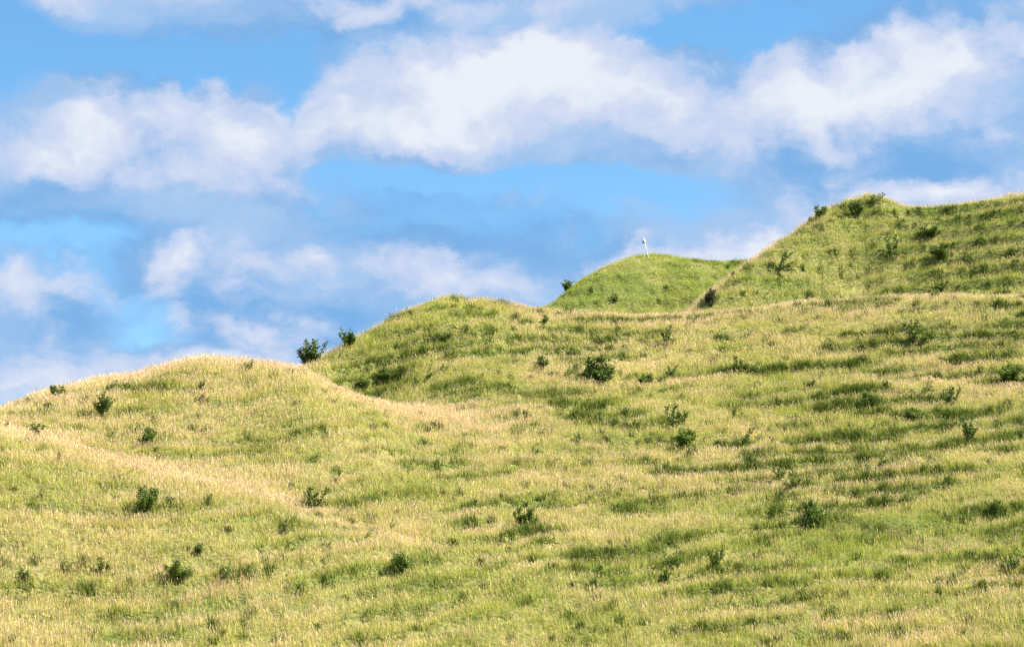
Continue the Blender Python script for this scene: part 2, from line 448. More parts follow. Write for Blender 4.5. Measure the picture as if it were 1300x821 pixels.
def grow(kind, seed):
    """returns (stem verts, tris), leaf centres, leaf size — plant about 1 m tall"""
    r_ = np.random.default_rng(seed)
    stems, cen = [], []
    def branch(p0, d, ln, rad, n=6, droop=0.0, wob=0.12):
        p = [np.array(p0, float)]; d = np.array(d, float); d /= np.linalg.norm(d)
        for i in range(n):
            d = d + r_.normal(0, wob, 3); d[2] -= droop; d /= np.linalg.norm(d)
            p.append(p[-1] + d * ln / n)
        stems.append(tube(p, np.linspace(rad, rad * 0.25, n + 1)))
        return np.array(p)
    def leaf_along(p, n, sp, t0=0.2):
        t = r_.uniform(t0, 1, n) * (len(p) - 1); i = np.clip(t.astype(int), 0, len(p) - 2); f = (t - i)[:, None]
        cen.append(p[i] * (1 - f) + p[i + 1] * f + r_.normal(0, sp, (n, 3)))
    size = 0.05
    if kind == 'dense':
        for k in range(13):
            a_ = r_.uniform(0, 6.28); o_ = r_.uniform(0.1, 1.15)
            p = branch((0.05 * math.cos(a_), 0.05 * math.sin(a_), -0.05), (o_ * math.cos(a_), o_ * math.sin(a_), 0.9), r_.uniform(0.6, 1.0), 0.022)
            leaf_along(p, 150, 0.065, 0.03)
            for q in range(4):
                i = r_.integers(2, 6); a2 = r_.uniform(0, 6.28)
                p2 = branch(p[i], (math.cos(a2), math.sin(a2), 0.5), r_.uniform(0.18, 0.4), 0.009, 4)
                leaf_along(p2, 60, 0.05, 0.1)
    elif kind == 'spiky':
        for k in range(15):
            a_ = r_.uniform(0, 6.28); o_ = r_.uniform(0.02, 0.6)
            p = branch((0.05 * math.cos(a_), 0.05 * math.sin(a_), -0.05), (o_ * math.cos(a_), o_ * math.sin(a_), 1.0), r_.uniform(0.5, 1.12), 0.02, wob=0.07)
            leaf_along(p, 140, 0.035, 0.02)
            for q in range(5):
                i = r_.integers(1, 6); a2 = r_.uniform(0, 6.28)
                p2 = branch(p[i], (math.cos(a2), math.sin(a2), 0.75), r_.uniform(0.15, 0.3), 0.008, 4)
                leaf_along(p2, 26, 0.024, 0.1)
        size = 0.042
    elif kind == 'sparse':
        for k in range(6):
            a_ = k * 1.05 + r_.uniform(-0.4, 0.4); o_ = r_.uniform(0.25, 1.0)
            p = branch((0, 0, -0.05), (o_ * math.cos(a_), o_ * math.sin(a_), 1.0), r_.uniform(0.65, 1.1), 0.022, 7)
            leaf_along(p, 100, 0.05, 0.1)
            for q in range(3):
                i = r_.integers(3, 7); a2 = r_.uniform(0, 6.28)
                p2 = branch(p[i], (math.cos(a2), math.sin(a2), 0.7), r_.uniform(0.15, 0.32), 0.008, 4)
                leaf_along(p2, 22, 0.028, 0.1)
        size = 0.055
    elif kind == 'arching':
        for k in range(7):
            a_ = r_.uniform(-0.7, 0.7)
            p = branch((0, 0, -0.05), (math.cos(a_), math.sin(a_) * 0.8, r_.uniform(0.45, 0.9)), r_.uniform(0.9, 1.5), 0.018, 8, droop=0.07)
            leaf_along(p, 75, 0.04, 0.15)
        for k in range(4):
            a_ = r_.uniform(2.2, 4.0)
            p = branch((0, 0, -0.05), (math.cos(a_), math.sin(a_), 0.7), r_.uniform(0.4, 0.7), 0.015, 6, droop=0.07)
            leaf_along(p, 60, 0.04, 0.15)
        size = 0.055
    elif kind == 'low':
        for k in range(16):
            a_ = r_.uniform(0, 6.28)
            p = branch((r_.uniform(-0.5, 0.5), r_.uniform(-0.3, 0.3), -0.05), (0.9 * math.cos(a_), 0.9 * math.sin(a_), 1.0), r_.uniform(0.3, 0.75), 0.012, 5)
            leaf_along(p, 60, 0.06, 0.1)
        size = 0.055
    elif kind == 'sprig':
        for k in range(2):
            a_ = r_.uniform(0, 6.28)
            p = branch((0, 0, -0.05), (0.3 * math.cos(a_), 0.3 * math.sin(a_), 1.0), r_.uniform(0.75, 1.05), 0.02, 7)
            leaf_along(p, 75, 0.03, 0.35)
            p2 = branch(p[4], (math.cos(a_ + 2), math.sin(a_ + 2), 1.0), 0.35, 0.01, 4)
            leaf_along(p2, 40, 0.03, 0.3)
        size = 0.05
    elif kind == 'bare_fork':
        p = branch((0, 0, -0.05), (0.1, 0, 1), 0.55, 0.022, 5, wob=0.05)
        for sx in (-0.9, -0.35, 0.5, 1.0):
            q = branch(p[-1] if abs(sx) > 0.4 else p[3], (sx, r_.uniform(-0.3, 0.3), 1.0), 0.5, 0.014, 5)
            branch(q[3], (sx * 0.2, 0.3, 1.0), 0.22, 0.009, 3)
    elif kind == 'bare_stalk':
        p = branch((0, 0, -0.05), (0.08, 0, 1), 0.85, 0.022, 7, wob=0.07)
        branch(p[4], (0.9, 0.2, 0.8), 0.25, 0.01, 3)
    elif kind == 'dock':
        for k in range(2):
            a_ = r_.uniform(0, 6.28)
            p = branch((0.05 * k - 0.05, 0, -0.05), (0.15 * math.cos(a_), 0.15 * math.sin(a_), 1.0), r_.uniform(0.75, 1.0), 0.014, 6, wob=0.04)
            leaf_along(p, 260, 0.026, 0.40)
        size = 0.03
    return join(stems), (np.concatenate(cen) if cen else None), size

PROTO = {}
def proto(kind, seed, tone=0):
    key = (kind, seed, tone)
    if key in PROTO: return PROTO[key]
    (sv, sf), cen, size = grow(kind, seed)
    r_ = np.random.default_rng(seed + 99)
    stem_me = np_mesh('woody_stems', sv, sf, M_TWIG if kind.startswith('bare') else M_STEM, smooth=True)
    leaf_me = None
    if cen is not None:
        cen = cen[cen[:, 2] > -0.05]
        ca, cb = DK, LT
        if tone == 1: ca, cb = (0.06, 0.095, 0.012), (0.20, 0.27, 0.035)
        if tone == 2: ca, cb = (0.05, 0.05, 0.02), (0.15, 0.13, 0.05)
        if kind == 'dock': ca, cb = (0.20, 0.07, 0.03), (0.36, 0.15, 0.06)
        lv, lf, lc = leaves(cen, size, r_, ca, cb)
        leaf_me = np_mesh('leafy_crown', lv, lf, M_LEAF, lc, attr='leafcol')
    PROTO[key] = (stem_me, leaf_me)
    return PROTO[key]

def ground_point(u, v, prefer=None):
    """where the sight line through a photo pixel first meets the ground"""
    a_, t_ = pix_dir(u, v); a_ = float(a_); t_ = float(t_)
    rs = np.arange(95.0, 224.0, 0.05)
    zz = bil(Z, np.full(len(rs), a_), rs)
    hit = np.nonzero(zz + 0.22 >= EYE + t_ * rs)[0]
    if len(hit): i = hit[0]
    else:
        te_ = (zz - EYE) / rs; i = int(np.argmax(te_))      # above the skyline: stand it on the crest
    return Vector((rs[i] * math.sin(a_), rs[i] * math.cos(a_), zz[i])), rs[i]

# u, v of the foot, width, height in photo pixels, kind, seed, tone, name, group, label
S = 'hawthorn_bush'; W = 'small_shrub'; H = 'leafy_herb'; T = 'dead_stalk'
G1 = 'bushes dotted over the grassy ramparts'; G2 = 'low leafy plants in the grass'; G3 = 'dry stalks above the grass'
PLANTS = [
 # skyline of the left mound and the notch
 (396, 463, 31, 30, 'spiky', 1, 0, S, 'dark bushy hawthorn on the skyline in the notch between the left and middle mounds'),
 (443, 438, 21, 22, 'spiky', 2, 0, S, 'ragged dark bush on the skyline just uphill of the bushy hawthorn in the notch'),
 (75, 501, 19, 14, 'dense', 3, 0, S, 'dark squat bush on the skyline near the left end of the left mound'),
 (145, 489, 9, 9, 'dense', 4, 0, W, 'small dark tuft of a bush on the left mound skyline below the bare forked twig'),
 (161, 489, 7, 8, 'low', 5, 0, W, 'tiny green shrub at the foot of the bare forked twig on the skyline'),
 (167, 484, 10, 12, 'bare_fork', 6, 0, T, 'thin bare forked twig standing against the sky on the left mound'),
 (294, 464, 5, 13, 'bare_stalk', 7, 0, T, 'single thin upright stalk against the sky on top of the left mound'),
 (316, 468, 18, 14, 'sparse', 8, 1, W, 'yellowish green shrub with a twig to its right on top of the left mound'),
 # face of the left mound
 (60, 521, 19, 14, 'dense', 9, 1, W, 'low rounded shrub just below the skyline bush on the left mound'),
 (7, 543, 14, 14, 'sparse', 10, 0, W, 'dark shrub at the left edge of the picture below the skyline'),
 (58, 553, 20, 22, 'sprig', 11, 0, S, 'two-stemmed dark bush above the pale band on the left mound'),
 (131, 526, 22, 26, 'spiky', 12, 0, S, 'upright dark bush casting a long shadow across the left mound'),
 (190, 565, 20, 24, 'dense', 13, 0, S, 'dark bush at the lower right of the left mound, shadow falling to its left'),
 (142, 556, 14, 16, 'low', 14, 1, H, 'green herb clump left of the dark bush low on the left mound'),
 (172, 550, 26, 16, 'low', 15, 1, H, 'wide green herb clump just above the dark bush low on the left mound'),
 (257, 492, 14, 14, 'sparse', 16, 0, W, 'small dark shrub below the crown of the left mound, upper of a pair'),
 (257, 507, 20, 11, 'low', 17, 2, W, 'brownish low shrub below the crown of the left mound, lower of a pair'),
 # lower left slope
 (75, 586, 5, 16, 'dock', 18, 0, 'dock_plant', 'rusty red dock spike standing in the pale grass at the far left'),
 (184, 645, 26, 30, 'dense', 19, 0, S, 'dark green bush in the lower left under the pale band'),
 (222, 637, 13, 15, 'sprig', 20, 0, W, 'short dark sprig just right of the lower left bush'),
 (265, 635, 17, 11, 'sparse', 21, 1, W, 'faint thin-leaved shrub right of the dark sprig in the lower left'),
 (397, 644, 34, 30, 'sparse', 22, 0, S, 'open branching bush with spreading twigs on the lower slope left of centre'),
 (362, 614, 18, 8, 'arching', 23, 1, H, 'flat arching spray above and left of the open branching bush'),
 (428, 649, 17, 12, 'arching', 24, 1, H, 'small arching plant immediately right of the open branching bush'),
 (361, 674, 18, 16, 'sparse', 25, 1, W, 'thin-leaved shrub below the open branching bush'),
 (254, 698, 16, 13, 'dense', 26, 0, W, 'little round dark bush low in the left part of the slope'),
 (31, 732, 20, 20, 'sparse', 27, 1, W, 'bright green shrub near the bottom left corner'),
 (7, 712, 11, 10, 'sprig', 28, 0, W, 'short dark sprig at the left edge low on the slope'),
 (128, 725, 24, 19, 'sparse', 29, 0, W, 'dark spreading shrub low on the left with a leafy clump to its left'),
 (85, 720, 22, 13, 'low', 30, 1, H, 'leafy clump between the bottom left corner shrub and the dark spreading shrub'),
 (226, 732, 27, 28, 'dense', 31, 1, W, 'large loose green bush below the little round dark bush'),
 (285, 728, 30, 18, 'low', 32, 1, H, 'wide low herb patch right of the loose green bush at the lower left'),
 (318, 727, 13, 14, 'low', 33, 1, H, 'small herb clump at the right end of the wide low herb patch'),
 (416, 697, 15, 15, 'sparse', 34, 0, W, 'dark tufted shrub on the lower slope below the thin-leaved shrub'),
 (358, 707, 20, 10, 'low', 35, 1, H, 'low clump left of the dark tufted shrub on the lower slope'),
 (459, 684, 22, 14, 'arching', 36, 1, W, 'slanting leafy shrub above and left of the compact dark bush at the bottom centre'),
 (490, 669, 20, 13, 'arching', 37, 1, W, 'slanting shrub with yellow-green tips, the higher of two near the bottom centre'),
 (508, 722, 25, 22, 'dense', 38, 0, S, 'compact dark bush on its own near the bottom centre'),
 # middle mound
 (381, 447, 5, 4, 'low', 39, 1, H, 'tiny leafy tuft behind the skyline left of the notch hawthorn'),
 (490, 408, 12, 7, 'low', 40, 1, W, 'low green tuft on the skyline halfway up the middle mound'),
 (486, 478, 20, 14, 'dense', 41, 0, W, 'dark bush on a step of the middle mound, right of a similar lower one'),
 (461, 490, 22, 12, 'dense', 42, 0, W, 'dark low bush at the left foot of the middle mound'),
 (534, 484, 22, 20, 'arching', 43, 0, S, 'dark slanting bush in the middle of the stepped mound face'),
 (567, 431, 13, 10, 'dense', 44, 0, W, 'small dark bush on the upmost step of the middle mound'),
 (566, 468, 16, 10, 'low', 45, 1, H, 'herb clump right of the slanting bush on the stepped mound'),
 (622, 428, 14, 12, 'sparse', 46, 1, W, 'leafy shrub at the right of the middle mound face under its flat top'),
 (592, 416, 14, 9, 'low', 47, 1, H, 'low herb clump high on the middle mound face'),
 # centre cluster
 (757, 483, 36, 29, 'dense', 48, 0, S, 'biggest bush of the central cluster, bright-edged and dark inside'),
 (741, 485, 20, 15, 'dense', 49, 0, S, 'low dark bush touching the left side of the biggest central bush'),
 (713, 478, 18, 17, 'arching', 50, 0, S, 'slanting dark bush two steps left of the biggest central bush'),
 (733, 470, 22, 12, 'low', 51, 0, W, 'flat bush just upper left of the biggest central bush'),
 (729, 453, 18, 14, 'dense', 52, 0, W, 'dark bush above the central cluster'),
 (687, 463, 17, 15, 'dense', 53, 0, W, 'dark bush at the far left of the central cluster'),
 (820, 488, 24, 18, 'dense', 54, 0, W, 'mid green rounded bush right of the central cluster'),
 (851, 476, 20, 18, 'sparse', 55, 0, W, 'sparse bush upper right of the mid green rounded bush'),
 (708, 505, 14, 11, 'low', 56, 0, W, 'low bush below the left part of the central cluster'),
 (848, 436, 18, 21, 'sparse', 57, 1, S, 'feathery yellow-green bush below the pale terrace edge'),
 (815, 431, 11, 8, 'low', 58, 0, W, 'tiny bush left of the feathery yellow-green bush'),
 (782, 412, 18, 9, 'dense', 59, 0, W, 'small dark bush sitting in the pale grass of the terrace edge'),
 (763, 436, 16, 13, 'sparse', 60, 0, W, 'thin dark bush below the small bush of the terrace edge'),
 (692, 406, 9, 9, 'dense', 61, 0, W, 'small round bush at the left end of the pale terrace edge'),
 (700, 423, 12, 8, 'low', 62, 0, H, 'low herb clump under the left end of the terrace edge'),
 # far green mound
 (722, 398, 19, 16, 'low', 63, 1, W, 'yellow-green shrub at the left foot of the far green mound'),
 (721, 366, 15, 11, 'spiky', 64, 0, S, 'spiky dark bush on the left skyline of the far green mound'),
 (780, 378, 14, 11, 'low', 65, 1, H, 'dull green herb clump on the face of the far green mound'),
 (924, 339, 6, 5, 'dense', 66, 0, W, 'tiny dark bush near the right end of the far green mound top'),
 (931, 349, 7, 7, 'dense', 67, 0, W, 'tiny dark bush beside the pale edge of the right-hand mound'),
 # right-hand mound
 (903, 385, 14, 18, 'dense', 68, 2, S, 'brown-topped dark bush on the left edge of the right-hand mound'),
 (986, 340, 30, 22, 'arching', 69, 0, S, 'dark slanting bush near the left skyline of the right-hand mound'),
 (876, 404, 17, 8, 'low', 70, 1, W, 'low green shrub where the right-hand mound meets the pale terrace edge'),
 (1040, 274, 16, 14, 'dense', 71, 0, S, 'dark bush on the skyline left of the right-hand mound top'),
 (1029, 281, 9, 8, 'sparse', 72, 0, W, 'little twiggy bush on the skyline below the top-left dark bush'),
 (1070, 268, 13, 12, 'dense', 73, 0, W, 'dull green bush between the skyline bush and the larger one near the top'),
 (1087, 272, 22, 17, 'dense', 74, 0, S, 'larger dark bush just below the summit of the right-hand mound'),
 (1110, 255, 20, 10, 'low', 75, 1, W, 'flat green shrub on the very summit of the right-hand mound'),
 (1118, 252, 8, 11, 'sprig', 76, 0, W, 'dark sprig sticking up from the summit shrub into the sky'),
 (1111, 268, 14, 8, 'low', 77, 1, H, 'green herb clump right of the larger bush below the summit'),
 (1150, 264, 8, 5, 'bare_stalk', 78, 0, T, 'bare leaning twig on the skyline right of the summit'),
 (1180, 300, 22, 15, 'dense', 79, 0, W, 'dark bush high on the right-hand mound face, right of the summit'),
 (1195, 326, 26, 16, 'dense', 80, 1, S, 'yellow-fringed dark bush midway up the right-hand mound'),
 (1133, 330, 22, 28, 'sparse', 81, 0, S, 'feathery upright bush below the summit of the right-hand mound'),
 (1264, 297, 11, 10, 'bare_fork', 82, 0, T, 'bare forked twig near the right edge of the upper mound'),
 (1243, 308, 20, 9, 'low', 83, 0, H, 'low dark clump below and left of the forked twig on the upper mound'),
 (1229, 330, 18, 12, 'low', 84, 1, H, 'yellow-green clump right of the yellow-fringed bush'),
 (1287, 319, 10, 9, 'low', 85, 0, H, 'small dark clump close to the right edge of the upper mound'),
 (1195, 368, 18, 16, 'sparse', 86, 0, W, 'bluish dark bush low on the right-hand mound above the terrace edge'),
 (1185, 377, 18, 12, 'low', 87, 1, H, 'bright green clump at the foot of the right-hand mound'),
 (1279, 375, 14, 10, 'sparse', 88, 1, W, 'bright green shrub just above the terrace edge at the far right'),
 (1013, 390, 22, 11, 'low', 89, 0, H, 'dark herb clump at the left foot of the right-hand mound'),
 # right slope
 (1160, 431, 24, 27, 'sparse', 90, 0, S, 'tall leafy bush on the first step below the terrace edge at right'),
 (1180, 430, 14, 12, 'dense', 91, 0, W, 'small round bush immediately right of the tall leafy bush'),
 (1228, 428, 14, 13, 'bare_fork', 92, 0, T, 'bare forked twig on the step right of the small round bush'),
 (1286, 489, 34, 27, 'dense', 93, 0, S, 'broad dark bush at the right edge of the front slope'),
 (1208, 512, 22, 25, 'sparse', 94, 0, S, 'upright bush with shadow to its left, left of the broad edge bush'),
 (1166, 501, 26, 16, 'arching', 95, 0, S, 'long slanting dark bush between the two bushes with black shadows'),
 (1102, 521, 24, 23, 'dense', 96, 0, S, 'dark bush with a long black shadow on the right slope'),
 (1159, 528, 18, 13, 'dense', 97, 1, W, 'small green bush below the long slanting bush'),
 (1104, 541, 22, 13, 'arching', 98, 1, W, 'yellow-green slanting shrub below the bush with the long black shadow'),
 (1123, 488, 8, 8, 'dense', 99, 0, W, 'tiny black-looking bush above the bush with the long black shadow'),
 (1229, 556, 27, 26, 'sparse', 100, 0, S, 'leafy upright bush standing alone on the right slope'),
 (857, 541, 30, 26, 'sparse', 101, 0, S, 'V-shaped open bush with bare lower branches right of centre'),
 (869, 563, 30, 20, 'dense', 102, 0, S, 'dark spreading bush directly below the V-shaped open bush'),
 (880, 572, 24, 12, 'low', 103, 1, H, 'yellow-green clump under the dark spreading bush'),
 (927, 530, 13, 20, 'sprig', 104, 0, W, 'crooked dark sprig to the right of the V-shaped open bush'),
 (941, 563, 25, 22, 'arching', 105, 0, S, 'slanting bush between the spreading bush and the thin sprig'),
 (952, 587, 17, 16, 'dense', 106, 0, W, 'small dark bush below the slanting bush right of centre'),
 (977, 562, 7, 18, 'sprig', 107, 1, W, 'thin single sprig right of the slanting bush'),
 (1002, 476, 8, 21, 'bare_stalk', 108, 0, T, 'dark bare stalk leaning right in the upper part of the slope'),
 (936, 466, 16, 16, 'sparse', 109, 1, W, 'yellow-green bush left of the dark bare stalk'),
 (956, 471, 18, 11, 'low', 110, 1, H, 'low green clump between the yellow-green bush and the bare stalk'),
 (1030, 490, 16, 11, 'dense', 111, 0, W, 'small dark bush right of and below the bare stalk'),
 (1007, 533, 16, 13, 'low', 112, 0, W, 'dull green bush in reddish grass on the middle of the right slope'),
 (1066, 462, 18, 12, 'arching', 113, 1, W, 'slanting green shrub above the right slope middle, right of the bare stalk'),
 (809, 539, 16, 10, 'low', 114, 1, H, 'low green clump left of the V-shaped open bush'),
 (822, 556, 16, 10, 'low', 115, 0, H, 'low dark clump left of the dark spreading bush'),
 (661, 530, 22, 12, 'arching', 116, 1, W, 'flat arching shrub in pale grass below the central cluster'),
 (732, 539, 6, 9, 'sprig', 117, 1, H, 'tiny green sprig alone in pale grass at the centre'),
 (682, 576, 11, 13, 'sprig', 118, 0, W, 'dark little sprig below the flat arching shrub'),
 # bottom right
 (666, 667, 24, 26, 'dense', 119, 0, S, 'dark bush with a shadow to its lower left at the bottom middle'),
 (1032, 668, 26, 31, 'dense', 120, 0, S, 'tall dark bush on the lower right slope'),
 (1007, 615, 24, 17, 'sparse', 121, 1, W, 'loose green shrub upper left of the tall dark lower right bush'),
 (990, 603, 18, 15, 'sparse', 122, 0, W, 'darker twiggy shrub touching the loose green shrub from the left'),
 (884, 603, 18, 13, 'low', 123, 1, H, 'green clump on the lower slope below the dark spreading bush'),
 (845, 594, 13, 12, 'sparse', 124, 0, W, 'dark small shrub left of the green clump on the lower slope'),
 (836, 637, 16, 12, 'arching', 125, 1, W, 'slanting shrub alone below the dark small shrub on the lower slope'),
 (740, 635, 24, 11, 'arching', 126, 1, H, 'pale green flat shrub in the middle of the lower slope'),
 (767, 633, 14, 9, 'low', 127, 1, H, 'small clump touching the right side of the pale green flat shrub'),
 (911, 716, 28, 24, 'sparse', 128, 1, S, 'star-shaped shrub of pointed sprays near the bottom right of centre'),
 (964, 706, 16, 11, 'sparse', 129, 1, W, 'thin shrub right of the star-shaped shrub'),
 (853, 712, 28, 22, 'low', 130, 1, W, 'broad loose green shrub left of the star-shaped shrub'),
 (845, 731, 11, 13, 'dense', 131, 0, W, 'small dark bush under the broad loose green shrub'),
 (765, 731, 34, 20, 'low', 132, 1, H, 'wide green clump at the bottom middle, left of the small dark bush'),
 (1108, 592, 30, 18, 'arching', 133, 0, S, 'long slanting bush with a bare branch to its lower left'),
 (1115, 611, 20, 14, 'dense', 134, 0, W, 'compact dark shrub below the long slanting bush'),
 (1126, 635, 24, 12, 'low', 135, 1, H, 'flat green clump below the compact dark shrub'),
 (1264, 646, 17, 14, 'dense', 136, 0, W, 'small dark bush at the right on the lower slope'),
 (1105, 677, 26, 12, 'low', 137, 0, H, 'dark low clump on the lower right slope'),
 (1192, 615, 12, 9, 'bare_fork', 138, 0, T, 'small forked twig left of the small dark bush at lower right'),
 (1283, 719, 32, 26, 'low', 139, 1, S, 'broad dark green bush in the lower right corner'),
 (1170, 684, 12, 8, 'low', 140, 1, H, 'little green clump in the middle of the lower right slope'),
]
GRP = {S: G1, W: 'small shrubs dotted over the ramparts', H: G2, T: G3}
CATN = {S: 'bush', W: 'shrub', H: 'plant', T: 'twig', 'dock_plant': 'plant'}
for i, (u_, v_, w_, h_, kind, seed, tone, name, label) in enumerate(PLANTS):
    p, rr = ground_point(u_, v_ - 1)
    m_per_px = rr / FPX * 1.02
    hm = (h_ * m_per_px * (1.1 if name == S else 0.92) + 0.20); wm = w_ * m_per_px * (1.18 if name == S else 1.08)
    sd = {'dense': 4, 'sparse': 4, 'arching': 3, 'low': 3, 'spiky': 3, 'sprig': 3}.get(kind, 2)
    st, lf = proto(kind, {'dense': 10, 'sparse': 20, 'arching': 30, 'low': 40, 'spiky': 50, 'sprig': 60}.get(kind, 70) + seed % sd, tone)
    e = bpy.data.objects.new(name, None); COL.objects.link(e)
    e.empty_display_size = 0.2
    nat = {'dense': 1.35, 'sparse': 1.25, 'arching': 1.75, 'low': 1.55, 'spiky': 0.95, 'sprig': 0.55, 'bare_fork': 0.9, 'bare_stalk': 0.3, 'dock': 0.3}[kind]
    nath = {'low': 0.62, 'arching': 0.72}.get(kind, 0.95)
    sz = hm / nath; sx = wm / nat
    sx = min(max(sx, sz * 0.5), sz * 2.2)
    e.location = p - Vector((0, 0, 0.10))
    e.scale = (sx, sx if kind != 'arching' else sx * 0.7, sz)
    e.rotation_euler.z = random.uniform(0, 6.28) if kind not in ('arching', 'bare_fork', 'bare_stalk') else random.uniform(-0.4, 0.4)
    e['label'] = label; e['category'] = CATN[name]
    if name in GRP: e['group'] = GRP[name]
    link('stem', st, e)
    if lf: link('seed_head' if kind == 'dock' else 'foliage', lf, e)

# ------------------------------------------------------------------ white leaning marker on the far mound
p, rr = ground_point(823.5, 325)
mp = bpy.data.objects.new('marker_post', None); COL.objects.link(mp)
mp.location = p; mp.rotation_euler = (R(4), R(-14), 0)
mp['label'] = 'thin white leaning post with a small pale head on top of the far green mound'; mp['category'] = 'post'
M_WHITE = plain_mat('weathered_white_paint', (0.80, 0.79, 0.76), (0.66, 0.65, 0.62), 6, 0.5)
M_DARK = plain_mat('dark_metal', (0.05, 0.06, 0.09), (0.09, 0.10, 0.13), 10, 0.4)
v1, f1 = tube([(0, 0, -0.25), (0, 0, 0.9), (0, 0, 1.42)], [0.034, 0.03, 0.028], 10)
link('pole', np_mesh('pole', v1, f1, M_WHITE, smooth=True), mp)
v1, f1 = tube([(0, 0, 1.06), (0, 0, 1.065), (0, 0, 1.145), (0, 0, 1.15)], [0.03, 0.042, 0.042, 0.03], 12)
link('collar', np_mesh('collar', v1, f1, M_WHITE), mp)
v1, f1 = tube([(0, 0, 1.38), (0, 0, 1.41), (0.0, 0, 1.48), (-0.01, 0, 1.66), (-0.01, 0, 1.78), (-0.01, 0, 1.86)], [0.04, 0.07, 0.09, 0.095, 0.07, 0.02], 12)
link('head', np_mesh('head', v1, f1, M_WHITE, smooth=True), mp)
v1, f1 = tube([(-0.10, 0, 1.42), (-0.12, 0, 1.45), (-0.13, 0, 1.62), (-0.11, 0, 1.66)], [0.02, 0.05, 0.05, 0.02], 8)
link('side_box', np_mesh('side_box', v1, f1, M_DARK), mp)

# ------------------------------------------------------------------ light
SUN_AZ, SUN_EL = R(97), R(50)              # azimuth from +Y (ahead) towards +X (right)
sd = Vector((math.sin(SUN_AZ) * math.cos(SUN_EL), math.cos(SUN_AZ) * math.cos(SUN_EL), math.sin(SUN_EL)))
sun = bpy.data.lights.new('sun', 'SUN'); sun.energy = 5.0; sun.angle = R(0.5); sun.color = (1.0, 0.94, 0.82)
so = bpy.data.objects.new('sun', sun); COL.objects.link(so); so.rotation_euler = sd.to_track_quat('Z', 'Y').to_euler(); so.location = (60, 60, 120)

# ------------------------------------------------------------------ sky with clouds, laid out by compass direction and height above the horizon
world = bpy.data.worlds.new('World'); scene.world = world; world.use_nodes = True
nt = world.node_tree; nt.nodes.clear(); N = nt.nodes.new; L = nt.links.new
out = N('ShaderNodeOutputWorld'); bg = N('ShaderNodeBackground'); L(bg.outputs[0], out.inputs[0])
WS = 0.08
bg.inputs['Strength'].default_value = WS
sky = N('ShaderNodeTexSky'); sky.sky_type = 'NISHITA'; sky.sun_disc = False
sky.sun_elevation = SUN_EL; sky.sun_rotation = SUN_AZ; sky.air_density = 1.0; sky.dust_density = 0.2; sky.ozone_density = 3.0
tc = N('ShaderNodeTexCoord'); sep = N('ShaderNodeSeparateXYZ'); L(tc.outputs['Generated'], sep.inputs[0])
def M(op, a_, b_=None, c_=None, clamp=False):
    n_ = N('ShaderNodeMath'); n_.operation = op; n_.use_clamp = clamp
    for k, val in enumerate((a_, b_, c_)):
        if val is None: continue
        if isinstance(val, (int, float)): n_.inputs[k].default_value = val
        else: L(val, n_.inputs[k])
    return n_.outputs[0]
azn = M('ARCTAN2', sep.outputs[0], sep.outputs[1]); eln = M('ARCSINE', sep.outputs[2])
U0, V0 = M('MULTIPLY', azn, 10.0), M('MULTIPLY', eln, 10.0)
cmb = N('ShaderNodeCombineXYZ'); L(U0, cmb.inputs[0]); L(V0, cmb.inputs[1])
def cc(u_, v_):
    a_, t_ = pix_dir(u_, v_); return float(a_) * 10, math.atan(float(t_)) * 10
PX = 10.0 / FPX
def vec(op, a_, b_=None, s=None):
    n_ = N('ShaderNodeVectorMath'); n_.operation = op
    if isinstance(a_, tuple): n_.inputs[0].default_value = a_
    else: L(a_, n_.inputs[0])
    if b_ is not None:
        if isinstance(b_, tuple): n_.inputs[1].default_value = b_
        else: L(b_, n_.inputs[1])
    if s is not None: n_.inputs['Scale'].default_value = s
    return n_.outputs[0]
def noise(vec_, scale, detail=6, rough=0.55, stretch=(1, 1, 1)):
    v_ = vec('MULTIPLY', vec_, stretch)
    n_ = N('ShaderNodeTexNoise'); n_.inputs['Scale'].default_value = scale; n_.inputs['Detail'].default_value = detail; n_.inputs['Roughness'].default_value = rough
    L(v_, n_.inputs['Vector']); return n_
w1 = noise(cmb.outputs[0], 1.7, 5, 0.6, (1, 1.4, 1)); w2 = noise(cmb.outputs[0], 6.0, 5, 0.6)
d1 = vec('SCALE', vec('SUBTRACT', w1.outputs['Color'], (0.5, 0.5, 0.5)), s=0.36)
d2 = vec('SCALE', vec('SUBTRACT', w2.outputs['Color'], (0.5, 0.5, 0.5)), s=0.15)
PW = vec('ADD', vec('ADD', cmb.outputs[0], d1), d2)
def blobs(lst, start=0.0):
    acc = None
    for (u_, v_, ru, rv, rot, wgt) in lst:
        mp_ = N('ShaderNodeMapping'); mp_.vector_type = 'TEXTURE'
        cx, cy = cc(u_, v_)
        mp_.inputs['Location'].default_value = (cx, cy, 0); mp_.inputs['Rotation'].default_value = (0, 0, R(rot))
        mp_.inputs['Scale'].default_value = (ru * PX * 1.6, rv * PX * 1.6, 1.0)
        L(PW, mp_.inputs['Vector'])
        g_ = N('ShaderNodeTexGradient'); g_.gradient_type = 'SPHERICAL'; L(mp_.outputs[0], g_.inputs[0])
        # flatten z: the noise warp also moves z a little, harmless
        acc = M('MULTIPLY_ADD', g_.outputs['Fac'], wgt, acc if acc is not None else start)
    return acc
